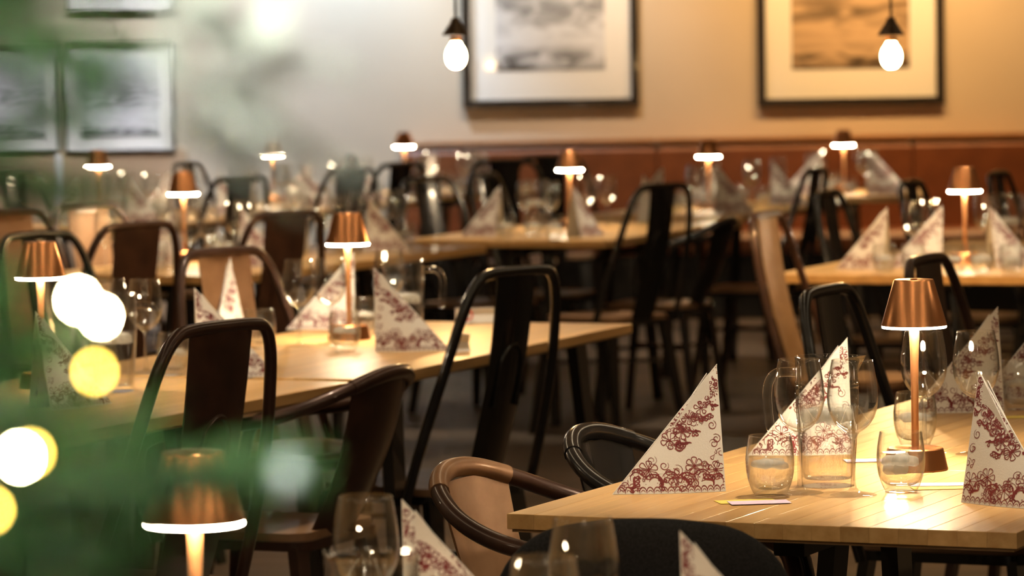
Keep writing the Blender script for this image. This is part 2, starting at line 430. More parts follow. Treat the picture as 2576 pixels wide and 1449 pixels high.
def make_jug():
    r = empty('glass_jug', label='x', cat='jug')
    out = [(0, 0), (.0395, 0), (.0425, .004), (.0455, .04), (.0495, .10), (.0515, .145), (.0512, .160), (.0522, .163), (.0512, .166), (.0522, .169), (.0512, .172), (.0508, .19), (.0515, .205), (.0525, .2115)]
    inn = [(.0505, .2115), (.0485, .205), (.0482, .19), (.0484, .160), (.0487, .145), (.0467, .10), (.0428, .04), (.0395, .0145), (.030, .0125), (0, .0120)]
    mb = MB().lathe(smooth_prof(out, 3) + smooth_prof(inn, 3), 40)
    for i, (x, y_, z) in enumerate(mb.v):                      # pull a small spout out of the rim on the side away from the handle
        if z > .185:
            a = math.atan2(y_, x); kx = max(0, 1 - abs(a) / .5); mb.v[i] = (x + .012 * kx * kx * (z - .185) / .026, y_, z)
    mb.build('body', M['glass'], r, ang=60)
    h = smooth_path([(-.049, 0, .186), (-.066, 0, .187), (-.084, 0, .184), (-.0945, 0, .170), (-.0975, 0, .145), (-.0955, 0, .115), (-.0915, 0, .090)], 4)
    MB().tube(h, [.0078] * (len(h) - 2) + [.0075, .005], 12).build('handle', M['glass'], r, ang=60)
    wt = smooth_prof([(0, .0124), (.0296, .0129), (.0391, .0149), (.0424, .04), (.0463, .10), (.0477, .128)], 3) + [(.0472, .1295), (0, .1292)]
    MB().lathe(wt, 36).build('water', M['water'], r, ang=60)
    rn = random.Random(5)
    for i in range(7):
        a = i * 6.2832 / 6; q = .0260 if i < 6 else 0
        ice_cube(r, (q * math.cos(a), q * math.sin(a), .1165 - .003 * (i % 2)), .0270, (rn.uniform(-.12, .12), rn.uniform(-.12, .12), a), .78)
    return r
WINE = make_wine(); TUM2 = make_tumbler(4); TUM3 = make_tumbler(7); JUG = make_jug()

# ------------------------------------------------------------------ folded napkins with printed ornament
NL, NH, NW = .180, .203, .042
def nap_pt(X, Z, off=0.0, side=-1):
    """X, Z lie on the flat printed triangle; returns the point on the curved standing wing"""
    s_ = min(max(Z / NH, 0), 1); d_ = NL * (1 - s_)
    t = min(max(X / d_, 0), 1) if d_ > 1e-5 else 0
    bx = NL * t; by = side * (NW * (1 - t) + .012 * math.sin(math.pi * t))
    lift = .0
    p = Vector((bx * (1 - s_) - .004 * s_, by * (1 - s_), Z + lift))
    nrm = Vector((.27, side, .22)).normalized()
    return p + nrm * off
def make_print(seed, fine=True):
    rn = random.Random(seed); mb = MB()
    def inside(X, Z): return X > .001 and Z > .0008 and X / NL + Z / NH < .99
    def stroke(pts, wd, side):
        run = []
        def flush():
            if len(run) < 2: return
            b = len(mb.v)
            for i, (p, q) in enumerate(run):
                a = run[max(i - 1, 0)][0]; c = run[min(i + 1, len(run) - 1)][0]
                tx, tz = c[0] - a[0], c[1] - a[1]; l = math.hypot(tx, tz) or 1e-6
                nx, nz = -tz / l * q / 2, tx / l * q / 2
                mb.v.append(tuple(nap_pt(p[0] + nx, p[1] + nz, .0006, side))); mb.v.append(tuple(nap_pt(p[0] - nx, p[1] - nz, .0006, side)))
            for i in range(len(run) - 1): mb.f.append((b + 2 * i, b + 2 * i + 1, b + 2 * i + 3, b + 2 * i + 2))
        for i, p in enumerate(pts):
            if inside(*p): run.append((p, wd * (.55 + .9 * math.sin(math.pi * (i + .5) / len(pts)))))
            else: flush(); run.clear()
        flush()
    def blob(X, Z, r, side):
        if not inside(X, Z) or not inside(X + r, Z + r): return
        b = len(mb.v)
        for k in range(6): mb.v.append(tuple(nap_pt(X + r * math.cos(k * 1.047), Z + r * math.sin(k * 1.047), .0006, side)))
        mb.f.append(tuple(range(b, b + 6)))
    def xf(pts, X, Z, a, s): return [(X + s * (p[0] * math.cos(a) - p[1] * math.sin(a)), Z + s * (p[0] * math.sin(a) + p[1] * math.cos(a))) for p in pts]
    def spiral(X, Z, s, a, side, w, turns=1.35):
        stroke(xf([(math.cos(t * turns * 6.28) * (1 - .75 * t), math.sin(t * turns * 6.28) * (1 - .75 * t)) for t in [i / 16 for i in range(17)]], X, Z, a, s), w, side)
    def drop(X, Z, s, a, side, w):
        P_ = [(.55 * math.sin(2 * math.pi * t) * math.sin(math.pi * t), 1 - 2 * abs(t - .5) * 1.0 if False else .5 - .5 * math.cos(2 * math.pi * t)) for t in [i / 12 for i in range(13)]]
        P_ = [(math.sin(2 * math.pi * t) * .38 * math.sin(math.pi * t), math.sin(math.pi * t)) for t in [i / 12 for i in range(13)]]
        stroke(xf(P_, X, Z, a, s), w, side)
    def flower(X, Z, s, side, w):
        n = rn.choice((5, 6, 7)); a0 = rn.random() * 6
        for k in range(n): drop(X, Z, s, a0 + k * 6.283 / n, side, w)
        blob(X, Z, s * .18, side)
    def paisley(X, Z, s, a, side, w):
        arc = [(math.cos(t), math.sin(t)) for t in [math.pi * i / 12 for i in range(13)]]
        stroke(xf(arc, X, Z, a, s), w * 1.3, side); stroke(xf([(p[0] * .62 - .1, p[1] * .72) for p in arc], X, Z, a, s), w, side)
        for k in range(7):
            t = math.pi * (k + .5) / 7; blob(*xf([(math.cos(t) * .82, math.sin(t) * .86)], X, Z, a, s)[0], s * .07, side)
    def scallop(X, Z, s, a, side, w):
        for k in range(4):
            arc = [(k + .5 + .5 * math.cos(t), .8 * math.sin(t)) for t in [math.pi * i / 7 for i in range(8)]]
            stroke(xf(arc, X, Z, a, s * .42), w, side)
    def vine(X, Z, s, a, side, w):
        stem = [(t, .22 * math.sin(t * 5)) for t in [i / 14 for i in range(15)]]
        stroke(xf(stem, X, Z, a, s * 1.6), w * 1.7, side)
        for k in range(3, 14, 3):
            q = xf([stem[k]], X, Z, a, s * 1.6)[0]; drop(q[0], q[1], s * .6, a + rn.choice((-.9, .9)), side, w)
    def motif(X, Z, side, sc_):
        w = rn.uniform(.0009, .0019); s = sc_ * rn.uniform(.7, 1.3); a = rn.random() * 6.28
        rn.choice((lambda: spiral(X, Z, s * .8, a, side, w), lambda: flower(X, Z, s * 1.1, side, w), lambda: paisley(X, Z, s, a % 3.14 - .5, side, w), lambda: scallop(X, Z, s, a, side, w), lambda: vine(X, Z, s * .8, a, side, w * 1.2), lambda: drop(X, Z, s * 1.5, a, side, w)))()
    for side in (-1, 1):
        # border along the foot
        X = .004
        while X < NL:
            arc = [(X + .0056 * math.cos(t), .0012 + .0095 * math.sin(t)) for t in [math.pi * i / 8 for i in range(9)]]
            stroke(arc, .0011, side); stroke([(X + .6 * (p[0] - X), p[1] * .55) for p in arc], .0007, side); X += .0108
        for k in range(7): paisley(.012 + .026 * k, .016 + .006 * (k % 2), .0125 + .002 * (k % 3), rn.uniform(-.6, .4), side, .0011)
        for k in range(5): flower(.014 + .036 * k, .034 + .010 * math.sin(k * 2.2), .0145, side, .0010)
        for k in range(4): vine(.02 + .045 * k, .010, .013, .9 + .5 * k, side, .0016)
        for k in range(40):
            X = rn.uniform(.002, NL * .95); Z = rn.uniform(.006, .046 + .012 * math.sin(X * 55 + 1) + .04 * max(0, 1 - X / .04))
            rn.choice((spiral, drop))(X, Z, rn.uniform(.0055, .010), rn.random() * 6.28, side, rn.uniform(.0006, .0010))
        for k in range(22): blob(rn.uniform(.004, NL), rn.uniform(.008, .04), rn.uniform(.0006, .0012), side)
        for k in range(3): spiral(.004 + .006 * k, .062 + .022 * k, .008, k, side, .0010)
        # band running along the sloping fold up to the tip
        def band(t, dist): return NL * (1 - t) - dist * .75, NH * t - dist * .66
        for k in range(6):
            X, Z = band(.46 + .09 * k, .016 + .006 * (k % 2)); flower(X, Z, .0135 - .001 * k, side, .0010)
        for k in range(5):
            X, Z = band(.50 + .10 * k, .026); vine(X, Z, .012, 3.6 + rn.uniform(-.5, .5), side, .0013)
        for k in range(72):
            t = rn.uniform(.44, .99); X, Z = band(t, rn.uniform(.002, .030 + .006 * math.sin(t * 30)))
            if X > .001: rn.choice((spiral, drop, paisley))(X, Z, rn.uniform(.004, .0075), rn.random() * 6.28, side, rn.uniform(.0006, .0010))
        for k in range(110):
            t = rn.uniform(.50, .99); X, Z = band(t, rn.uniform(.003, .034))
            if X > .001: blob(X, Z, rn.uniform(.0006, .0013), side)
        vine(.112, .074, .020, .55, side, .0022); vine(.066, .124, .016, .9, side, .0019)
    return mb.mesh('printed_ornament', M['maroon'], smooth=False)
def make_napkin(pm):
    r = empty('folded_napkin', label='x', cat='napkin')
    for side, nm in ((-1, 'wing'), (1, 'wing')):
        mb = MB(); nt_ = 14; ns = 12
        outer = [[nap_pt(NL * (j / nt_) * (1 - i / ns), NH * i / ns, .0003, side) for j in range(nt_ + 1)] for i in range(ns + 1)]
        inner = [[nap_pt(NL * (j / nt_) * (1 - i / ns), NH * i / ns, -.0014, side) for j in range(nt_ + 1)] for i in range(ns + 1)]
        mb.quadgrid(outer); mb.quadgrid(inner)
        e1 = [outer[0], inner[0]]; mb.quadgrid(e1)
        mb.quadgrid([[r_[0] for r_ in outer], [r_[0] for r_ in inner]]); mb.quadgrid([[r_[-1] for r_ in outer], [r_[-1] for r_ in inner]])
        mb.build('wing', M['napkin'], r, ang=50)
    # inner layers of the fold seen from the open side
    mb = MB()
    for side in (-1, 1):
        a = Vector((.012, side * .004, NH * .93)); b_ = Vector((.014, side * (NW - .010), .001)); c = Vector((NL * .86, side * .004, .001))
        n = (b_ - a).cross(c - a).normalized() * .0008
        k0 = len(mb.v); mb.v += [tuple(p + q) for q in (n, -n) for p in (a, b_, c)]
        mb.f += [(k0, k0 + 1, k0 + 2), (k0 + 5, k0 + 4, k0 + 3), (k0, k0 + 3, k0 + 4, k0 + 1), (k0 + 1, k0 + 4, k0 + 5, k0 + 2), (k0 + 2, k0 + 5, k0 + 3, k0)]
    mb.build('inner_fold', M['napkin'], r, smooth=False)
    o = inst('printed_ornament', pm, r); o['kind'] = 'stuff'
    return r
NAP1 = make_napkin(make_print(11)); NAP2 = make_napkin(make_print(23))

def napkin(foot, tip, ztop, label, group=None, proto=NAP1):
    """foot: where the upright edge meets the table, tip: where the sloping fold meets it"""
    d = Vector((tip.x - foot.x, tip.y - foot.y)); a = math.atan2(d.y, d.x)
    side = Vector((math.sin(a), -math.cos(a))) * NW
    # keep the wing that faces the viewer standing on the given foot
    off = side if side.y < 0 else -side
    return place(proto, (foot.x - off.x, foot.y - off.y, ztop + .0003), a, label, group)

# ------------------------------------------------------------------ tables
LEG_CACHE = {}
def table(origin, head, L, W, zt, label, group=None, staves=0, lu=(.16, .16), lv=.10):
    """origin: near corner nearest the heading line; v axis to the viewer's right, u axis away"""
    u = Vector((math.sin(head), math.cos(head), 0)); v = Vector((math.cos(head), -math.sin(head), 0))
    r = empty('dining_table', (origin.x, origin.y, 0), -head, label, 'table', group)
    if staves:
        tt = MB().box((W / 2, L / 2, zt - .0265), (W - .012, L - .012, .005)).build('tabletop', M['wood_edge'], r, smooth=False)
        n = 18; sw = W / n; key = (round(L, 3), round(W, 3))
        if key not in LEG_CACHE:
            LEG_CACHE[key] = [MB().box((0, 0, 0), (sw - .0003, L * q - .0003, .024), .0007).mesh('stave', M['wood'], smooth=False) for q in (.5, .35, .65)]
        a, b_, c = LEG_CACHE[key]
        for i in range(n):
            x = (i + .5) * sw
            if i % 3 == 0: segs = ((a, .25), (a, .75))
            elif i % 3 == 1: segs = ((b_, .175), (c, .675))
            else: segs = ((c, .325), (b_, .825))
            for me, t in segs: inst('stave', me, tt, (x, L * t, zt - .012 - random.random() * .0002))
    else:
        MB().box((W / 2, L / 2, zt - .0145), (W, L, .029), .002).build('tabletop', M['wood_far'], r, smooth=False)
    zb = zt - .0295
    for sx in (0, 1):
        for sy in (0, 1):
            x0 = lv if sx == 0 else W - lv; y0 = lu[0] if sy == 0 else L - lu[1]
            x1 = lv - .05 if sx == 0 else W - lv + .05; y1 = lu[0] - .06 if sy == 0 else L - lu[1] + .06
            MB().bar((x0, y0, zb), (x1, y1, 0), .075, .028, .045, .028, side=(0, 1, 0)).build('leg', M['black'], r, smooth=False)
    for yy in (lu[0], L - lu[1]):
        MB().box((W / 2, yy, zb - .0145), (W - .62, .05, .028)).build('cross_bar', M['black'], r, smooth=False)
    MB().box((W / 2, L / 2, zb - .02), (.05, L - .3, .04)).build('apron', M['black'], r, smooth=False)
    return r, (lambda uu, vv, z=0: Vector((origin.x, origin.y, 0)) + u * uu + v * vv + Vector((0, 0, z)))

# ------------------------------------------------------------------ chairs
def rr_poly(w_, d_, rad, n=5):
    pts = []
    for cx, cy, a0 in ((w_ / 2 - rad, d_ / 2 - rad, 0), (-w_ / 2 + rad, d_ / 2 - rad, 90), (-w_ / 2 + rad, -d_ / 2 + rad, 180), (w_ / 2 - rad, -d_ / 2 + rad, 270)):
        for k in range(n + 1):
            a = math.radians(a0 + 90 * k / n); pts.append((cx + rad * math.cos(a), cy + rad * math.sin(a)))
    return pts
def chair_base(r, mt):
    MB().prism(rr_poly(.37, .37, .05), .425, .445).build('seat_frame', mt, r, ang=30)
    MB().prism(rr_poly(.355, .355, .05), .4455, .462).build('seat', M['seatwood'], r, ang=30)
    for sx in (-1, 1):
        for sy in (-1, 1):
            MB().bar((sx * .155, sy * .155, .43), (sx * .205, sy * .215, 0), .055, .022, .028, .018, side=(1, 0, 0)).build('leg', mt, r, smooth=False)
    for s in (-1, 1):
        MB().bar((-s * .175, -.18, .28), (s * .175, .18, .28), .014, .014).build('brace', mt, r, smooth=False)
def splat_mesh(top, bot, wt, wb, bow, mt):
    mb = MB(); n = 8; nh = 10
    F = []; B = []
    for i in range(nh + 1):
        t = i / nh; p = Vector(bot).lerp(Vector(top), t) ; wd = wb + (wt - wb) * t
        p.y -= .018 * math.sin(math.pi * t)
        F.append([(p.x + wd * (j / n - .5), p.y + bow * (1 - (2 * j / n - 1) ** 2) * -1, p.z) for j in range(n + 1)])
        B.append([(a, b_ - .004, c) for a, b_, c in F[-1]])
    mb.quadgrid(F); mb.quadgrid([list(reversed(r_)) for r_ in B])
    mb.quadgrid([F[0], B[0]]); mb.quadgrid([F[-1], B[-1]])
    mb.quadgrid([[r_[0] for r_ in F], [r_[0] for r_ in B]]); mb.quadgrid([[r_[-1] for r_ in F], [r_[-1] for r_ in B]])
    return mb
def make_chair(mt, ms, sw=.19):
    r = empty('bistro_chair', label='x', cat='chair')
    chair_base(r, mt)
    half = [(-.240, -.140, .43), (-.232, -.185, .57), (-.210, -.235, .73), (-.185, -.266, .85), (-.166, -.281, .910), (-.142, -.290, .945), (-.108, -.294, .959), (0, -.296, .962)]
    path = smooth_path(half + [(-x, y_, z) for x, y_, z in reversed(half[:-1])], 5)
    MB().tube(path, .0125, 12).build('back_frame', mt, r, ang=60)
    sp = splat_mesh((0, -.289, .955), (0, -.172, .446), sw, sw * .88, .012, ms).build('splat', ms, r, ang=50)
    arch = [(-.042, 0, -.10), (-.042, 0, -.02), (-.036, 0, .018), (-.018, 0, .040), (0, 0, .046), (.018, 0, .040), (.036, 0, .018), (.042, 0, -.02), (.042, 0, -.10)]
    pts = smooth_path([(x, -.2735 + z * -.19 + 1.2 * x * x, .745 + z) for x, _, z in arch], 3)
    MB().tube(pts, .0055, 6).build('embossed_arch', ms, sp, ang=60)
    return r
def make_armchair(mt, ms):
    r = empty('metal_armchair', label='x', cat='armchair')
    chair_base(r, mt)
    half = [(-.195, .165, .44), (-.225, .185, .55), (-.243, .172, .640), (-.247, .11, .672), (-.247, .02, .685), (-.243, -.06, .695), (-.228, -.14, .710), (-.196, -.212, .735), (-.140, -.270, .765), (-.070, -.303, .787), (0, -.312, .794)]
    path = smooth_path(half + [(-x, y_, z) for x, y_, z in reversed(half[:-1])], 6)
    MB().tube(path, .0145, 12).build('arm_rail', mt, r, ang=60)
    splat_mesh((0, -.276, .777), (0, -.150, .446), .25, .20, .028, ms).build('splat', ms, r, ang=50)
    cuff = [p for p in path if abs(p.x) < .135 and p.z > .75]
    MB().tube(cuff, .0165, 12).build('rail_sleeve', ms, r, ang=60)
    return r
def make_padded():
    r = empty('padded_chair', label='x', cat='chair')
    def pad(f, n=9):
        mb = MB(); mb.quadgrid(f); return mb
    # back cushion: rounded shield, slightly curved
    prof = [(-.5, .0), (-.5, .35), (-.485, .62), (-.43, .82), (-.31, .945), (-.15, .99), (0, 1.0)]
    out = [(p.x, p.y) for p in smooth_path([Vector((a, b_, 0)) for a, b_ in prof + [(-a, b_) for a, b_ in reversed(prof[:-1])]], 4)]
    cx, cz = 0, .5
    rings = []
    for k, (sc_, th) in enumerate(((0, .030), (.5, .030), (.8, .028), (.93, .022), (.985, .012), (1.0, 0), (.985, -.012), (.93, -.022), (.8, -.028), (.5, -.030), (0, -.030))):
        ring = []
        for a, b_ in out:
            X = .44 * a * max(sc_, .001); Z = (cz + (b_ - cz) * max(sc_, .001))
            ring.append((X, -.20 - .10 * Z + th + .9 * X * X, 0.44 + .388 * Z))
        rings.append(ring)
    MB().quadgrid(rings, closed_v=True).build('back_cushion', M['cloth'], r, ang=70)
    rings = []
    base = rr_poly(.45, .43, .10, 5)
    for sc_, z in ((.001, .47), (.85, .47), (.96, .462), (1.0, .445), (1.0, .42), (.96, .405), (.001, .405)):
        rings.append([(x * sc_, y_ * sc_ + .01, z) for x, y_ in base])
    MB().quadgrid(rings, closed_v=True).build('seat_cushion', M['cloth'], r, ang=70)
    for sx in (-1, 1):
        for sy in (-1, 1):
            MB().tube([(sx * .17, sy * .16, .41), (sx * .205, sy * .205, 0)], [.016, .010], 10).build('leg', M['black'], r)
    for sx in (-1, 1):
        MB().bar((sx * .16, -.19, .40), (sx * .16, -.235, .56), .03, .008).build('back_bracket', M['black'], r, smooth=False)
    return r
CH = {'black': make_chair(M['black'], M['black'], .145), 'brown': make_chair(M['brown'], M['brown']), 'bronze': make_chair(M['brown'], M['tan']), 'pale': make_chair(M['brown'], M['tanlight'])}
AC = {'black': make_armchair(M['black'], M['black']), 'bronze': make_armchair(M['brown'], M['tan']), 'brown': make_armchair(M['brown'], M['brown'])}
def face(hx, hy): return math.atan2(-hx, hy)       # chairs look along local +y
def chair_top(kind, px, py, d, label, group=None, h=.962, back=.295, arm=False, dist=None, dh=0.0):
    """put a chair so that the middle of its top rail is seen at the pixel; d = direction it faces"""
    if dist is None: p = at(px, py, h)
    else: p = atd(px, py, dist)
    d = Vector(d).normalized()
    loc = (p.x + d.x * back, p.y + d.y * back, 0)
    return place((AC if arm else CH)[kind], loc, face(d.x, d.y), label, group)

# ================================================================== TABLE 1 : the table in focus
ZT = .75
A = at(1275, 1292, ZT); Bc = at(2557, 1341, ZT); Cc = at(2248, 1017, ZT)
h1 = math.atan2(Cc.x - A.x, Cc.y - A.y); h2 = math.atan2(-(Bc.y - A.y), Bc.x - A.x)
print('T1 heading', math.degrees(h1), math.degrees(h2), 'width', (Bc - A).length, 'A', A, 'B', Bc)
H1 = (h1 + h2) / 2; W1 = (Bc - A).length
T1, t1 = table(A, H1, 2.2, W1, ZT, 'light oak table in sharp focus with black legs', staves=1, lu=(.515, .45), lv=.36)
V1 = Vector((math.cos(H1), -math.sin(H1))); U1 = Vector((math.sin(H1), math.cos(H1)))
def put(proto, px, py, rz, label, group=None, z=ZT, dz=0.0): 
    p = at(px, py, z); return place(proto, (p.x, p.y, z + .0004 + dz), rz, label, group)
put(LAMP, 2303, 1181, .3, 'copper table lamp in sharp focus between the tumblers')
put(JUG, 2083, 1222, 0.0, 'glass water jug with ice in focus behind two wine glasses')
put(WINE, 2013, 1241, 0, 'empty wine glass in focus before the jug, beside the jug handle')
put(WINE, 2147, 1246, .2, 'empty wine glass in focus before the jug, on the lamp side')
put(WINE, 2326, 1141, 0, 'empty wine glass directly behind the stem of the focused lamp')
put(WINE, 2457, 1143, 0, 'empty wine glass behind the standing napkin at the picture edge')
put(TUM2, 1938, 1251, .5, 'water tumbler standing on a lilac and yellow slip', dz=.0019)
put(TUM3, 2267, 1238, .9, 'tumbler full of ice in front of the focused copper lamp')
put(TUM2, 2303, 1122, 2.0, 'water tumbler half hidden behind the focused lamp stem')
put(TUM2, 2566, 1030, 1.0, 'water tumbler at the picture edge behind the focused napkin')
napkin(at(1826, 1236, ZT), at(1543, 1252, ZT), ZT, 'sharp standing napkin with maroon ornament at the table corner')
napkin(at(2418, 1264, ZT), at(2680, 1300, ZT), ZT, 'sharp standing napkin cut off by the picture edge', proto=NAP2)
napkin(at(2146, 1143, ZT), at(1903, 1152, ZT), ZT, 'patterned napkin seen through the water jug', proto=NAP2)
napkin(at(2527, 1036, ZT), at(2328, 1044, ZT), ZT, 'patterned napkin behind the pair of wine glasses beyond the focused lamp')
napkin(at(2690, 1000, ZT), at(2500, 1008, ZT), ZT, 'patterned napkin mostly outside the picture edge on the focused table', proto=NAP2)
def slip(px, py, rz, name, mt, label, z=ZT, sz=(.095, .045), dz=0.0):
    p = at(px, py, z); o = MB().box((0, 0, 0), (sz[0], sz[1], .0006)).build(name, M[mt], None, smooth=False)
    o.location = (p.x, p.y, z + .0008 + dz); o.rotation_euler = (0, 0, rz); return tag(o, label, 'paper slip')
slip(1878, 1262, .20, 'paper_slip', 'yellow', 'yellow paper slip under the tumbler near the corner napkin')
slip(1910, 1266, .12, 'paper_slip', 'purple', 'lilac paper slip lying on the yellow one under the tumbler', dz=.0009)
slip(2368, 1228, .06, 'paper_slip', 'yellow', 'yellow paper slip between the icy tumbler and the napkin')
slip(2362, 1221, -.03, 'paper_slip', 'purple', 'lilac paper slip between the icy tumbler and the napkin', dz=.0009)
slip(2192, 1156, .1, 'paper_slip', 'yellow', 'yellow paper slip beside the jug on the focused table')
slip(2194, 1160, .05, 'paper_slip', 'purple', 'lilac paper slip beside the jug on the focused table', dz=.0009)
slip(2545, 1050, .1, 'paper_slip', 'yellow', 'yellow paper slip near the picture edge on the focused table')
# chairs of table 1
chair_top('bronze', 1152, 1160, V1, 'bronze-backed armchair drawn up to the corner of the focused table', h=.805, back=.305, arm=True)
chair_top('black', 1478, 1072, V1, 'glossy black armchair behind the napkin of the focused table', h=.805, back=.305, arm=True)
chair_top('black', 2078, 768, V1, 'black bistro chair seen above the water jug', dist=7.85)
chair_top('brown', 2330, 715, V1, 'brown bistro chair right behind the focused copper shade', dist=9.0)
pd = make_padded()
p = atd(1655, 1298, 5.12)
place(pd, (p.x, p.y + .27, 0), face(U1.x * .2, 1), 'padded black chair with rounded back at the end of the focused table')

# ================================================================== TABLE 2 : the long pair of tables
K2 = at(1590, 814, ZT); H2 = math.radians(21.5); W2 = .80
u2 = Vector((math.sin(H2), math.cos(H2), 0)); v2 = Vector((math.cos(H2), -math.sin(H2), 0))
L2 = 1.75
T2, t2 = table(K2 - v2 * W2 - u2 * L2, H2, L2, W2, ZT, 'oak table behind the tall black chair, with a white card', staves=1, lu=(.36, .16))
K2b = K2 - u2 * (L2 + .012); H2b = math.radians(25.0)
u2b = Vector((math.sin(H2b), math.cos(H2b), 0)); v2b = Vector((math.cos(H2b), -math.sin(H2b), 0))
T2b, t2b = table(K2b - v2b * W2 - u2b * (L2 + .055), H2b, L2, W2, ZT, 'oak table behind the fairy lights and dark brown chair', staves=1, lu=(.16, .6))
put(LAMP, 879, 854, .8, 'copper lamp on the middle table behind two wine glasses')
put(LAMP, 108, 977, 1.2, 'copper lamp half veiled by the green fir needles')
G2 = 'glasses around the lamp on the middle table'
put(WINE, 754, 872, 0, 'empty wine glass before the middle lamp, farther from the lamp')
put(WINE, 832, 868, 0, 'empty wine glass touching the stem of the middle lamp')
put(WINE, 982, 842, 0, 'empty wine glass rising behind the mirrored napkin and before a jug')
put(TUM2, 868, 884, .4, 'water tumbler in front of the middle lamp base')
put(TUM2, 916, 842, 1.4, 'water tumbler beside the base of the middle lamp')
put(JUG, 1018, 868, math.pi, 'glass jug of iced water behind the napkin on the middle table')
napkin(at(944, 886, ZT), at(1126, 884, ZT), ZT, 'standing napkin in front of the iced jug on the middle table', proto=NAP2)
napkin(at(893, 828, ZT), at(716, 832, ZT), ZT, 'standing napkin behind the pair of wine glasses at the middle lamp')
napkin(at(503, 955, ZT), at(727, 948, ZT), ZT, 'standing napkin behind the dark brown chair back, tail towards the lamp', proto=NAP2)
napkin(at(622, 846, ZT), at(492, 886, ZT), ZT, 'standing napkin before the bronze chair on the middle table')
napkin(at(128, 1035, ZT), at(335, 1017, ZT), ZT, 'standing napkin half hidden by the amber fairy light', proto=NAP2)
put(WINE, 368, 940, 0, 'empty wine glass beside the white fairy lights')
put(WINE, 281, 938, 0, 'empty wine glass just behind the white fairy lights')
put(JUG, 288, 985, math.pi * .98, 'water jug hidden behind the fairy lights')
put(TUM2, 438, 944, .7, 'water tumbler beside the splat of the dark brown chair')
put(TUM2, 655, 876, .2, 'water tumbler behind the rail of the dark brown chair')
# menu card with a red ring mark, and a small tent card
p = at(1205, 812, ZT)
mc = empty('menu_card', (p.x, p.y, ZT + .0005), .1, 'white standing menu card with a red ring mark', 'menu card')
for s in (-1, 1):
    o = MB().box((0, 0, .022), (.125, .0012, .0445)).build('leaf', M['paper'], mc, smooth=False); o.location = (0, s * .012, 0); o.rotation_euler = (s * .5, 0, 0)
ring = MB().tube([(-.034 + .014 * math.cos(t), -.0222 + .0076 * math.sin(t), .022 + .014 * math.sin(t) * .92) for t in [6.2832 * i / 20 for i in range(21)]], .0024, 6, cap=False)
ring.build('red_ring_mark', M['red'], mc)
p = at(1158, 884, ZT)
tc_ = empty('tent_card', (p.x, p.y, ZT + .0005), .4, 'small bright folded card at the edge behind the black chair', 'card')
for s in (-1, 1):
    o = MB().box((0, 0, .024), (.045, .001, .048)).build('leaf', M['paper'], tc_, smooth=False); o.location = (0, s * .012, 0); o.rotation_euler = (s * .5, 0, 0)
# chairs of table 2
D2 = -v2; D2b = -v2b
chair_top('brown', 560, 782, (-.84, .54, 0), 'dark brown bistro chair in front, arched emboss on its back', dist=7.05)
chair_top('black', 1302, 690, (-.80, .60, 0), 'tall black bistro chair standing alone in the middle', dist=8.75)
chair_top('brown', 985, 922, D2b, 'dark brown armchair between the two front bistro chairs', h=.805, back=.305, arm=True)
chair_top('bronze', 560, 632, (.76, -.65, 0), 'bistro chair with bronze splat facing out behind the napkins')
chair_top('black', 95, 590, (.80, -.60, 0), 'black bistro chair directly behind the veiled lamp')
# ================================================================== TABLE 3 : under the first picture
P3 = at(1010, 603, ZT); P3b = at(1548, 610, ZT)
H3 = math.radians(22); v3 = Vector((math.cos(H3), -math.sin(H3), 0)); u3 = Vector((math.sin(H3), math.cos(H3), 0))
T3, t3 = table(P3, H3, 1.68, .86, ZT, 'oak table with rounded blur below the black framed picture', lu=(.3, .3), lv=.36)
put(LAMP, 1435, 574, 0, 'copper lamp just under the black and white framed picture')
put(JUG, 1350, 582, math.pi * .8, 'iced water jug beside the lamp below the black and white picture')
for px, py, d in ((1478, 575, 'touching the lamp side below the black and white picture'), (1528, 574, 'second from the lamp below the black and white picture'),
                  (1325, 590, 'before the jug, napkin side, below the black and white picture'), (1385, 592, 'before the jug, lamp side, below the black and white picture')):
    put(WINE, px, py, 0, 'wine glass ' + d, 'wine glasses below the first picture')
for px, py, d in ((1272, 601, 'next to the standing napkin'), (1342, 600, 'in the middle'), (1395, 604, 'closest to the lamp')):
    put(TUM2, px, py, px, 'water tumbler ' + d + ' of the table below the first picture', 'tumblers below the first picture')
napkin(at(1246, 597, ZT), at(1112, 596, ZT), ZT, 'standing napkin at the near end of the table below the first picture')
napkin(at(1462, 598, ZT), at(1585, 590, ZT), ZT, 'standing napkin beside the lamp below the first picture', proto=NAP2)
napkin(at(1640, 560, ZT), at(1760, 552, ZT), ZT, 'standing napkin behind the black chair below the first picture')
chair_top('black', 1670, 468, (-.74, .67, 0), 'black bistro chair with tall splat below the gap between big pictures')
chair_top('black', 1835, 546, -v3, 'black armchair beside the table below the big pictures', h=.805, back=.305, arm=True, dist=15.2)
chair_top('black', 1072, 460, (.76, -.65, 0), 'black bistro chair at the far corner behind the middle jug', dist=15.75)
chair_top('black', 1215, 440, v3, 'second black bistro chair along the table below the first picture')

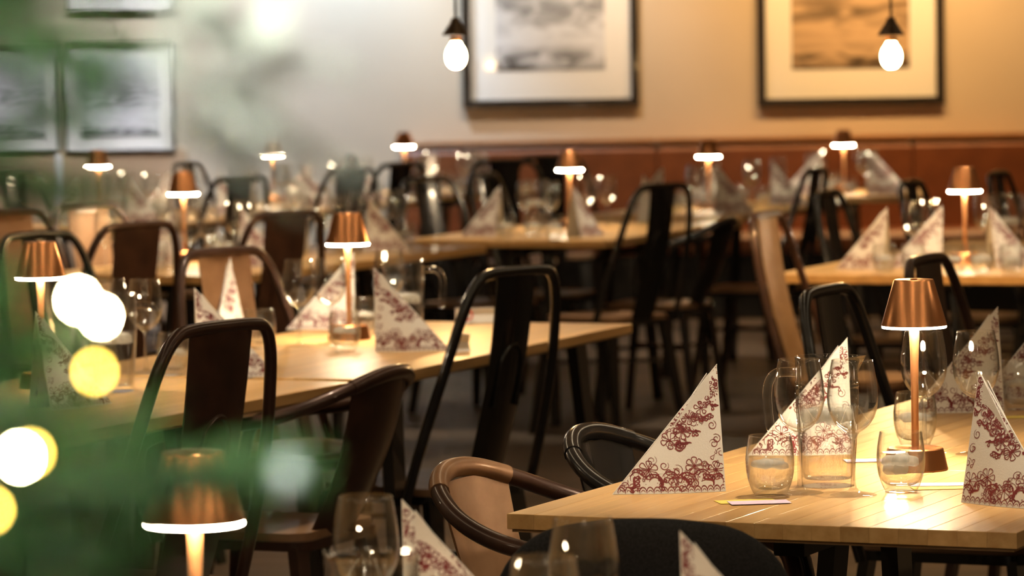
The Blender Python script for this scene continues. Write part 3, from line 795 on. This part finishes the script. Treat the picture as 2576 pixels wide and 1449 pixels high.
# ================================================================== TABLE 4 : behind the focused lamp
P4 = at(1940, 690, ZT); H4 = math.radians(22)
v4 = Vector((math.cos(H4), -math.sin(H4), 0)); u4 = Vector((math.sin(H4), math.cos(H4), 0))
T4, t4 = table(P4, H4, 2.2, .86, ZT, 'blurred oak table right above the focused lamp shade', lu=(.4, .3), lv=.36)
put(LAMP, 2428, 664, 0, 'copper lamp on the blurred table above the focused lamp')
napkin(at(2218, 680, ZT), at(2056, 678, ZT), ZT, 'blurred napkin nearest the table corner above the jug')
napkin(at(2370, 674, ZT), at(2200, 676, ZT), ZT, 'blurred napkin between the corner one and the copper lamp', proto=NAP2)
napkin(at(2508, 676, ZT), at(2660, 670, ZT), ZT, 'blurred napkin at the picture edge behind the second lamp', proto=NAP2)
for px, py, d in ((2225, 690, 'under the tip of the second blurred napkin'), (2297, 692, 'in front of the second blurred napkin'), (2400, 692, 'before the lamp on the blurred table')):
    put(TUM2, px, py, px, 'bright tumbler ' + d, 'tumblers above the focused lamp')
for px, py, d in ((2470, 690, 'beside the lamp base on the blurred table'), (2545, 692, 'before the cut-off napkin on the blurred table')):
    put(TUM3, px, py, px, 'icy tumbler ' + d, 'icy tumblers near the picture edge')
for px, py, d in ((2300, 668, 'behind the second blurred napkin'), (2345, 662, 'between the second blurred napkin and the lamp'), (2478, 650, 'between the lamp and the cut-off blurred napkin'), (2600, 655, 'outermost at the picture edge on the blurred table')):
    put(WINE, px, py, 0, 'wine glass ' + d, 'wine glasses above the focused lamp')
put(JUG, 2535, 640, .5, 'iced jug on the blurred table near the picture edge')
chair_top('pale', 1925, 520, v4, 'bistro chair with pale bronze splat at the blurred table corner', dist=11.70)
chair_top('black', 2082, 508, v4, 'glossy black bistro chair between the pale chair and blurred napkin', dist=13.4)
chair_top('black', 2290, 470, v4, 'black bistro chair between the two blurred napkins', dist=14.35)
chair_top('black', 2055, 440, -v4, 'black bistro chair below the second lamp at the leather bench', dist=16.15)
chair_top('black', 2510, 436, v4, 'black bistro chair behind the blurred lamp at the picture edge')

# ================================================================== far tables
def far_table(lamp_px, lamp_py, L, W, off_u, off_v, name, head=22, jugs=1, naps=4, lamp_label=None, wine=8):
    p = at(lamp_px, lamp_py, ZT + .2410)
    h = math.radians(head); u = Vector((math.sin(h), math.cos(h), 0)); v = Vector((math.cos(h), -math.sin(h), 0))
    o = p - u * off_u - v * off_v; o.z = 0
    T, t = table(o, h, L, W, ZT, 'oak table ' + name, lu=(.40, .35), lv=.35)
    place(LAMP, (p.x, p.y, ZT + .0004), 0, lamp_label or 'copper lamp on the table ' + name)
    taken = [(off_u, off_v, .06)]; rows = {}
    def q(proto, uu, vv, rz, rad, label, group):
        if not (rad < uu < L - rad and rad < vv < W - rad): return
        if any(math.hypot(uu - a, vv - b_) < rad + c + .006 for a, b_, c in taken): return
        taken.append((uu, vv, rad)); c = t(uu, vv); o_ = place(proto, (c.x, c.y, ZT + .0004), rz, label, group)
        rows.setdefault(group, []).append(((o_.location - EYE).length, o_))
    nu = max(2, naps // 2)
    for i in range(nu):
        uu = L * (i + .5) / nu
        for s in (0, 1):
            if abs(uu - off_u) < .12 and abs((.27 if s == 0 else W - .27) - off_v) < .30: uu += .17
            f = t(uu, .27 if s == 0 else W - .27); tip = t(uu - .02, .09 if s == 0 else W - .09)
            for kk in range(4): taken.append((uu + (.045 if s == 0 else .045), (.27 - .055 * kk) if s == 0 else (W - .27 + .055 * kk), .06))
            napkin(f, tip, ZT, ('nearer', 'farther')[min(i, 1)] + ' napkin in the ' + ('left', 'right')[s] + ' row on the table ' + name, 'napkins on the table ' + name, (NAP1, NAP2)[(i + s) % 2])
    for j in range(jugs): q(JUG, off_u + (-.22 if off_u > .35 else .25), W * .5, 2.5, .10, 'iced water jug on the table ' + name, None)
    for i in range(wine * 2):
        uu = L * (i + .4) / (wine * 2)
        q(WINE, uu, W * (.34, .66, .46, .58)[i % 4], 0, .041, 'wine glass on the table ' + name, 'wine glasses on the table ' + name)
        q(TUM2, uu + .03, W * (.56, .42, .68, .30)[i % 4], i, .039, 'water tumbler on the table ' + name, 'tumblers on the table ' + name)
    nth = 'nearest second third fourth fifth sixth seventh eighth ninth tenth eleventh twelfth thirteenth fourteenth fifteenth sixteenth'.split()
    for grp, lst in rows.items():
        if not grp: continue
        kind = 'wine glass' if grp.startswith('wine') else 'tumbler'
        for n_, (d_, o_) in enumerate(sorted(lst, key=lambda e: e[0])):
            o_['label'] = (nth[n_] + (' nearest ' if n_ else ' ') + kind + ' on the table ' + name)
    return T, t, u, v
T5, t5, u5, v5 = far_table(461, 489, 2.0, .8, .8, .16, 'behind the dark brown chairs', 24)
T6, t6, u6, v6 = far_table(246, 421, 1.7, .8, .8, .18, 'below the small grey picture', 24)
T7, t7, u7, v7 = far_table(684, 392, 1.3, .8, .75, .18, 'below the bright patch of wall', 22)
T8, t8, u8, v8 = far_table(1016, 370, 1.0, .8, .60, .12, 'at the end of the leather bench', 4, naps=4, wine=4)
T9, t9, u9, v9 = far_table(1782, 395, 1.6, .8, .7, .40, 'between the two big framed pictures', 22)
T10, t10, u10, v10 = far_table(2122, 366, 1.1, .8, .55, .40, 'under the sepia framed picture', 8, wine=4)

chair_top('brown', 348, 566, (-.74, .67, 0), 'dark brown bistro chair behind the two wine glasses by the fairy lights')
chair_top('brown', 722, 537, (-.74, .67, 0), 'dark bistro chair behind the middle copper lamp')
chair_top('bronze', 218, 514, (.76, -.65, 0), 'bronze-backed bistro chair below the lamp at the small picture')
chair_top('bronze', 25, 530, (.76, -.65, 0), 'bronze-backed bistro chair at the picture edge by the fir tree')
chair_top('black', 32, 441, (.76, -.65, 0), 'black bistro chair below the small pictures, veiled by the fir tree')
chair_top('black', 605, 447, (-.74, .67, 0), 'black bistro chair before the bright patch of wall')
chair_top('black', 470, 418, v7, 'thin black bistro chair behind the pale fir sprig', dist=19.0)
chair_top('brown', 885, 428, (-.74, .67, 0), 'dark brown bistro chair above the middle copper lamp')
chair_top('black', 880, 393, v8, 'small black bistro chair against the grey wall')
chair_top('black', 1010, 414, (-.74, .67, 0), 'black bistro chair under the lamp at the bench end')
chair_top('black', 1268, 406, (.2, 1, 0), 'black bistro chair before the leather bench below the first picture')
chair_top('black', 1385, 396, (.1, 1, 0), 'black bistro chair half hidden by the lamp below the first picture')

# ================================================================== leather bench along the back wall
x0 = atd(1010, 345, WALL_Y).x
for i in range(4):
    xs = x0 + i * 1.44
    b = empty('leather_bench', (xs + .72, WALL_Y - .30, 0), 0,
              ('cognac leather bench section at the grey wall end', 'cognac leather bench section below the gap between pictures',
               'cognac leather bench section under the sepia picture', 'cognac leather bench section at the picture edge')[i], 'bench')
    wd = 1.434
    MB().box((0, .20, .70), (wd, .13, .52), .03).build('backrest', M['leather'], b, ang=30)
    MB().box((0, .215, .985), (wd, .15, .03), .006).build('cap_rail', M['leathercap'], b, smooth=False)
    MB().box((0, -.02, .42), (wd, .54, .12), .035).build('seat', M['leather'], b, ang=30)
    MB().box((0, .02, .18), (wd - .04, .46, .355)).build('plinth', M['black'], b, smooth=False)

# ================================================================== pictures on the back wall
def picture(px0, py0, px1, py1, matw, ph, kind, label, fr='frame', fw=.045, matb=None):
    a = atd(px0, py1, WALL_Y); b_ = atd(px1, py0, WALL_Y)
    cx = (a.x + b_.x) / 2; w_ = b_.x - a.x; z0 = a.z; h_ = ph
    r = empty('framed_picture', (cx, WALL_Y - .002, z0), 0, label, 'picture')
    for s in (-1, 1): MB().box((s * (w_ / 2 - fw / 2), -.02, h_ / 2), (fw, .036, h_), .004).build('frame_rail', M[fr], r, smooth=False)
    for z in (fw / 2, h_ - fw / 2): MB().box((0, -.02, z), (w_ - 2 * fw - .001, .036, fw), .004).build('frame_rail', M[fr], r, smooth=False)
    MB().box((0, -.008, h_ / 2), (w_ - 2 * fw, .006, h_ - 2 * fw)).build('mat_board', M['mat'], r, smooth=False)
    mb_ = matb or matw
    zb, zt_ = fw + mb_, h_ - fw - matw
    MB().box((0, -.013, (zb + zt_) / 2), (w_ - 2 * fw - 2 * matw, .002, zt_ - zb)).build('photo_print', picture_mat('photo_print', kind), r, smooth=False)
    MB().box((0, -.026, h_ / 2), (w_ - 2 * fw, .002, h_ - 2 * fw)).build('glass_pane', M['pane'], r, smooth=False)
picture(1166, 0, 1604, 273, .145, 1.05, 0, 'large black and white landscape photograph in a black frame', matb=.165)
picture(1906, 0, 2373, 269, .150, 1.05, 1, 'large sepia photograph in a black frame behind the hanging bulb', matb=.165)
picture(166, 115, 437, 384, .075, .62, 2, 'small grey photograph with wide white mat above the tan panel', fw=.012)
picture(-130, 115, 147, 386, .075, .62, 2, 'small grey photograph at the picture edge behind the fir needles', fw=.012)
picture(166, -240, 437, 30, .075, .62, 2, 'small grey photograph cut off by the top edge above the fir', fw=.012)

# ================================================================== hanging bulbs
def pendant(px, py, dist, label, s=1.0, power=26):
    p = atd(px, py, dist)
    r = empty('pendant_lamp', p, 0, label, 'pendant lamp')
    MB().lathe(smooth_prof([(0, -.038 * s), (.014 * s, -.036 * s), (.027 * s, -.022 * s), (.031 * s, -.002 * s), (.027 * s, .018 * s), (.017 * s, .034 * s), (.013 * s, .044 * s)], 4) + [(0, .044 * s)], 24).build('bulb', M['bulb'], r)
    MB().lathe([(.0135, .040), (.0165, .043), (.0165, .058), (0, .058)], 16).build('bulb_cap', M['copper_dark'], r)
    MB().lathe([(.040, .062), (.041, .060), (.030, .078), (.016, .098), (.012, .112), (0, .112), (0, .110), (.014, .096), (.028, .076), (.040, .062)], 24).build('socket_shade', M['socket'], r)
    MB().tube([(0, 0, .11), (0, 0, 3.25 - p.z)], .004, 8).build('cord', M['cord'], r)
    L = bpy.data.lights.new('pendant_light', 'POINT'); L.energy = power; L.color = WARM; L.shadow_soft_size = .03
    lo = bpy.data.objects.new('light', L); col.objects.link(lo); lo.parent = r; lo.location = (0, 0, -.052)
    return r
pendant(1147, 140, 11.2, 'glowing bare bulb hanging beside the black framed picture')
pendant(2242, 140, 11.2, 'glowing bare bulb hanging in front of the sepia picture')

# globe pendants added out of view, for reflections in copper and glass
for gx, gy in ((-1.9, 2.4), (-.62, 2.5), (.34, 2.35), (1.5, 2.5), (2.7, 3.4), (-2.9, 4.4), (-1.2, .4), (1.0, .3), (3.1, 6.5), (-3.3, 8.0)):
    g = empty('added_globe_pendant', (gx, gy, 2.35), 0, 'added frosted globe pendant hanging out of view', 'pendant lamp', 'added globe pendants')
    MB().lathe(smooth_prof([(0, -.09), (.05, -.078), (.09, 0), (.05, .078), (.02, .088)], 5) + [(0, .09)], 24).build('globe', M['globe'], g)
    MB().lathe([(0, .13), (.02, .128), (.024, .085), (0, .085)], 12).build('socket', M['socket'], g)
    MB().tube([(0, 0, .12), (0, 0, .9)], .004, 8).build('cord', M['cord'], g)

# linear luminaires added out of view to put streaks on the copper shades
for gx in (-2.3, .18, 2.6):
    for i in range(6):
        g = empty('added_linear_light', (gx, .8 + i * 2.55, 3.16), 0, 'added slim linear ceiling light out of view', 'ceiling light', 'added linear ceiling lights')
        MB().box((0, 0, .03), (.07, 2.4, .04), .004).build('housing', M['cord'], g, smooth=False)
        MB().box((0, 0, .004), (.055, 2.38, .012), .003).build('diffuser', M['strip'], g, smooth=False)
# invented spots above the view, brightening the tables
for (px, py, pw, rr) in ((2150, 1180, 84, 44), (870, 860, 56, 44), (330, 970, 48, 44), (1400, 590, 72, 46), (2380, 670, 90, 46), (461, 663, 85, 48), (246, 556, 85, 48), (684, 520, 80, 48), (1782, 500, 68, 48), (2122, 480, 60, 46)):
    p = at(px, py, ZT)
    spot('unseen_spotlight', (p.x + .25, p.y - .55, 3.0), (p.x, p.y, ZT), pw * 2.6, NEUT, rr, .7, .05)

# ================================================================== nearest table (only its upper things reach into the picture)
Z0 = .71
o0 = Vector((-.62, 3.55, 0))
T0, t0 = table(o0, math.radians(0), 1.38, 1.35, Z0, 'oak table under the nearest copper lamp')
def rimput(proto, px, py, h, rz, label):
    p = at(px, py, Z0 + h); return place(proto, (p.x, p.y, Z0 + .0004), rz, label)
rimput(LAMP, 489, 1314, .2425, 0, 'nearest copper lamp behind the green fir tip')
rimput(WINE, 918, 1248, .216, 0, 'nearest wine glass beside the fir tip')
rimput(WINE, 1466, 1303, .216, 0, 'wine glass before the padded black chair, taller of two')
rimput(WINE, 1368, 1402, .216, 0, 'wine glass before the padded black chair, lower of two')
rimput(JUG, 935, 1392, .2115, 2.6, 'glass jug rim at the bottom picture edge')
def napkin_apex(px, py, dirx, label, proto):
    p = at(px, py, Z0 + NH); napkin(p + Vector((0, -NW, 0)), p + Vector((dirx * NL, -NW - .01, 0)), Z0, label, None, proto)
napkin_apex(1014, 1256, 1, 'blurred napkin beside the nearest wine glass', NAP1)
napkin_apex(1714, 1336, 1, 'blurred napkin tip before the padded black chair', NAP2)
spot('unseen_spotlight', (.2, 3.1, 3.0), (.1, 4.2, Z0), 60, NEUT, 62, .7, .05)  # another added, unseen spot, for the nearest table

# ================================================================== fir tree with fairy lights, very near
def needle_twig(seed, L, mt, nn, ln=.019, spread=1.0):
    rn = random.Random(seed); mb = MB()
    for i in range(nn):
        t = rn.random(); a = rn.random() * 6.2832
        base = Vector((L * t, 0, 0)); d = Vector((.75 + .3 * t, math.cos(a) * spread, math.sin(a) * spread)).normalized()
        l = ln * rn.uniform(.7, 1.15); s = d.cross(Vector((0, 0, 1)))
        s = (s if s.length > .1 else d.cross(Vector((0, 1, 0)))).normalized(); n2 = d.cross(s); wd = .00085
        tip = base + d * l; mid = base + d * l * .35
        k0 = len(mb.v)
        mb.v += [tuple(mid + s * wd), tuple(mid - s * wd * .5 + n2 * wd * .8), tuple(mid - s * wd * .5 - n2 * wd * .8), tuple(tip), tuple(base)]
        mb.f += [(k0, k0 + 1, k0 + 3), (k0 + 1, k0 + 2, k0 + 3), (k0 + 2, k0, k0 + 3), (k0 + 1, k0, k0 + 4), (k0 + 2, k0 + 1, k0 + 4), (k0, k0 + 2, k0 + 4)]
    return mb.mesh('needles', M[mt], smooth=False), MB().tube([(-.01, 0, 0), (L * .5, 0, .001), (L, 0, 0)], [.0016, .0012, .0006], 6).mesh('twig', M['frost' if mt == 'frost' else 'bark'])
DT = 1.27
tree = empty('fir_tree', (-.62, DT + .12, 0), 0, 'green fir tree with fairy lights close to the camera', 'fir tree')
MB().tube([(0, 0, 0), (0, .01, 1.0), (0, 0, 2.0)], [.04, .03, .012], 12).build('trunk', M['bark'], tree)
MB().lathe([(0, 0), (.16, 0), (.18, .02), (.16, .05), (.05, .06), (0, .06)], 24).build('stand', M['cord'], tree)
TW = [needle_twig(s, .085, 'needle', 130) for s in range(3)]; FT = [needle_twig(10 + s, .075, 'frost', 90, .016) for s in range(2)]
rt = random.Random(42)
def branch(px0, py0, px1, py1, n, frost=False, jit=.012, d0=0.0, d1=0.0, dens=1.0, fan=.9):
    """a branch from off-picture (px0,py0) to its tip; twigs ride along it"""
    a = atd(px0, py0, DT + d0); b_ = atd(px1, py1, DT + d1)
    br = MB().tube([tuple(a - tree.location), tuple((a + b_) / 2 - tree.location + Vector((0, 0, -.004))), tuple(b_ - tree.location)], [.0035, .0025, .001] if not frost else [.0012, .0010, .0006], 6).build('branch', M['frost' if frost else 'bark'], tree)
    ax = (b_ - a).normalized()
    for i in range(n):
        t = (i + rt.random() * .8) / n
        me, tw = rt.choice(FT if frost else TW)
        p = a.lerp(b_, t) - tree.location + Vector((rt.gauss(0, jit * .4), rt.gauss(0, jit), rt.gauss(0, jit * .5)))
        sd = rt.choice((-1, 1)); ang = rt.uniform(.25 * fan, fan) * sd
        d = (ax + Vector((0, rt.uniform(-.6, .6), 0)) + Vector((0, 0, math.tan(ang) * .55))).normalized()
        q = d.to_track_quat('X', 'Z')
        s_ = rt.uniform(.55, 1.0) * (1 - .35 * t) * dens
        for nm, mm in (('needles', me), ('twig', tw)):
            o = inst(nm, mm, br, p); o.rotation_euler = q.to_euler(); o.scale = (s_, s_, s_)
            if nm == 'needles': o['kind'] = 'stuff'
# trunk-side mass and the tips that reach into the picture
branch(-420, 60, 60, 30, 8); branch(-420, 0, 200, -20, 7); branch(-300, 150, -40, 150, 4); branch(-200, -30, 330, 40, 4, dens=.8)
branch(-420, 330, -70, 330, 4); branch(-420, 460, -90, 470, 4); branch(-420, 760, -270, 790, 4, dens=.8); branch(-420, 900, -190, 900, 5, dens=.8); branch(-420, 960, -90, 960, 8, dens=.8); branch(-420, 1030, -60, 1035, 8, dens=.9)
branch(-420, 1120, 220, 1120, 8); branch(-420, 1220, 160, 1230, 9); branch(-420, 1390, 180, 1410, 9); branch(-300, 1475, 260, 1465, 7)
branch(150, 1215, 520, 1200, 9, dens=.85, jit=.005, fan=.22); branch(330, 1195, 540, 1200, 7, dens=.7, jit=.004, fan=.25); branch(350, 1440, 520, 1440, 2, dens=.7)
branch(330, -60, 560, 120, 3, True); branch(380, 100, 560, 300, 3, True); branch(400, 250, 570, 400, 3, True, dens=.8)
branch(-100, 1430, 300, 1420, 5, dens=.6); branch(-300, 1310, 120, 1320, 6, dens=.8)
lf = MB(); gr = []
for i in range(7):
    t = i / 6; wd = .0068 * math.sin(math.pi * (.06 + .88 * t)) ** .8
    gr.append([(.021 * t, wd * (j / 2 - 1), .0018 * (j / 2 - 1) ** 2 + .003 * math.sin(t * 2.4)) for j in range(5)])
lf.quadgrid(gr); lf.quadgrid([[(x, y_, z - .0005) for x, y_, z in reversed(r_)] for r_ in gr])
lf = lf.mesh('frosted_leaf', M['frost'])
for px, py, a in ((640, 120, .3), (690, 60, .9), (600, 60, 2.2), (665, 165, -.6), (575, 250, .2), (605, 300, -.8), (540, 320, 2.8), (440, 150, 1.2), (470, 235, -.4), (520, 30, .6), (560, 400, -1.0)):
    q = atd(px - 60 * math.cos(a), py + 60 * math.sin(a), DT + rt.uniform(-.02, .02)) - tree.location
    o = inst('frosted_leaf', lf, tree, q); o.rotation_euler = (math.radians(42 + rt.uniform(-10, 10)), -a, rt.uniform(-.3, .3))
# string of fairy lights
fs = empty('fairy_light_string', atd(120, 900, DT), 0, 'string of warm fairy lights wound through the fir tree', 'fairy lights')
bulbs = [(197, 755, 'fairy', -.03), (253, 796, 'fairy', .03), (238, 935, 'fairy_y', -.04), (50, 1150, 'fairy', -.10), (78, 1140, 'fairy_y', -.07), (-25, 1283, 'fairy_y', -.08), (727, 1195, 'fairy_p', -.05)]
pts = []
for px, py, mt, dd in bulbs:
    c = atd(px, py, DT + dd) - fs.location; pts.append(c)
    dim = .0011 if mt != 'fairy_p' else .004
    bb = MB().lathe(smooth_prof([(0, -dim * 1.3), (dim * .8, -dim), (dim, 0), (dim * .8, dim), (0, dim * 1.3)], 3), 12).build('bulb', M[mt], fs); bb.location = c
    MB().lathe([(dim * .9, .002), (.0016, .0022), (.0016, .007), (0, .007)], 8).build('bulb_holder', M['wire'], bb)
order = sorted(pts, key=lambda p: -p.z)
wire = []
for p, q in zip(order, order[1:]):
    wire += [p + Vector((0, .006, .006)), (p + q) / 2 + Vector((-.012, .02, -.004))]
wire.append(order[-1] + Vector((0, .006, .006)))
MB().tube(smooth_path(wire, 5), .0005, 6).build('wire', M['wire'], fs)
spot('unseen_spotlight', (-.35, .45, 2.7), (-.2, DT, 1.4), 230, (.97, 1.0, .90), 60, .8, .05, 'unseen spotlight added above the fir tree', None)  # added out of view to brighten needles and frosted leaves
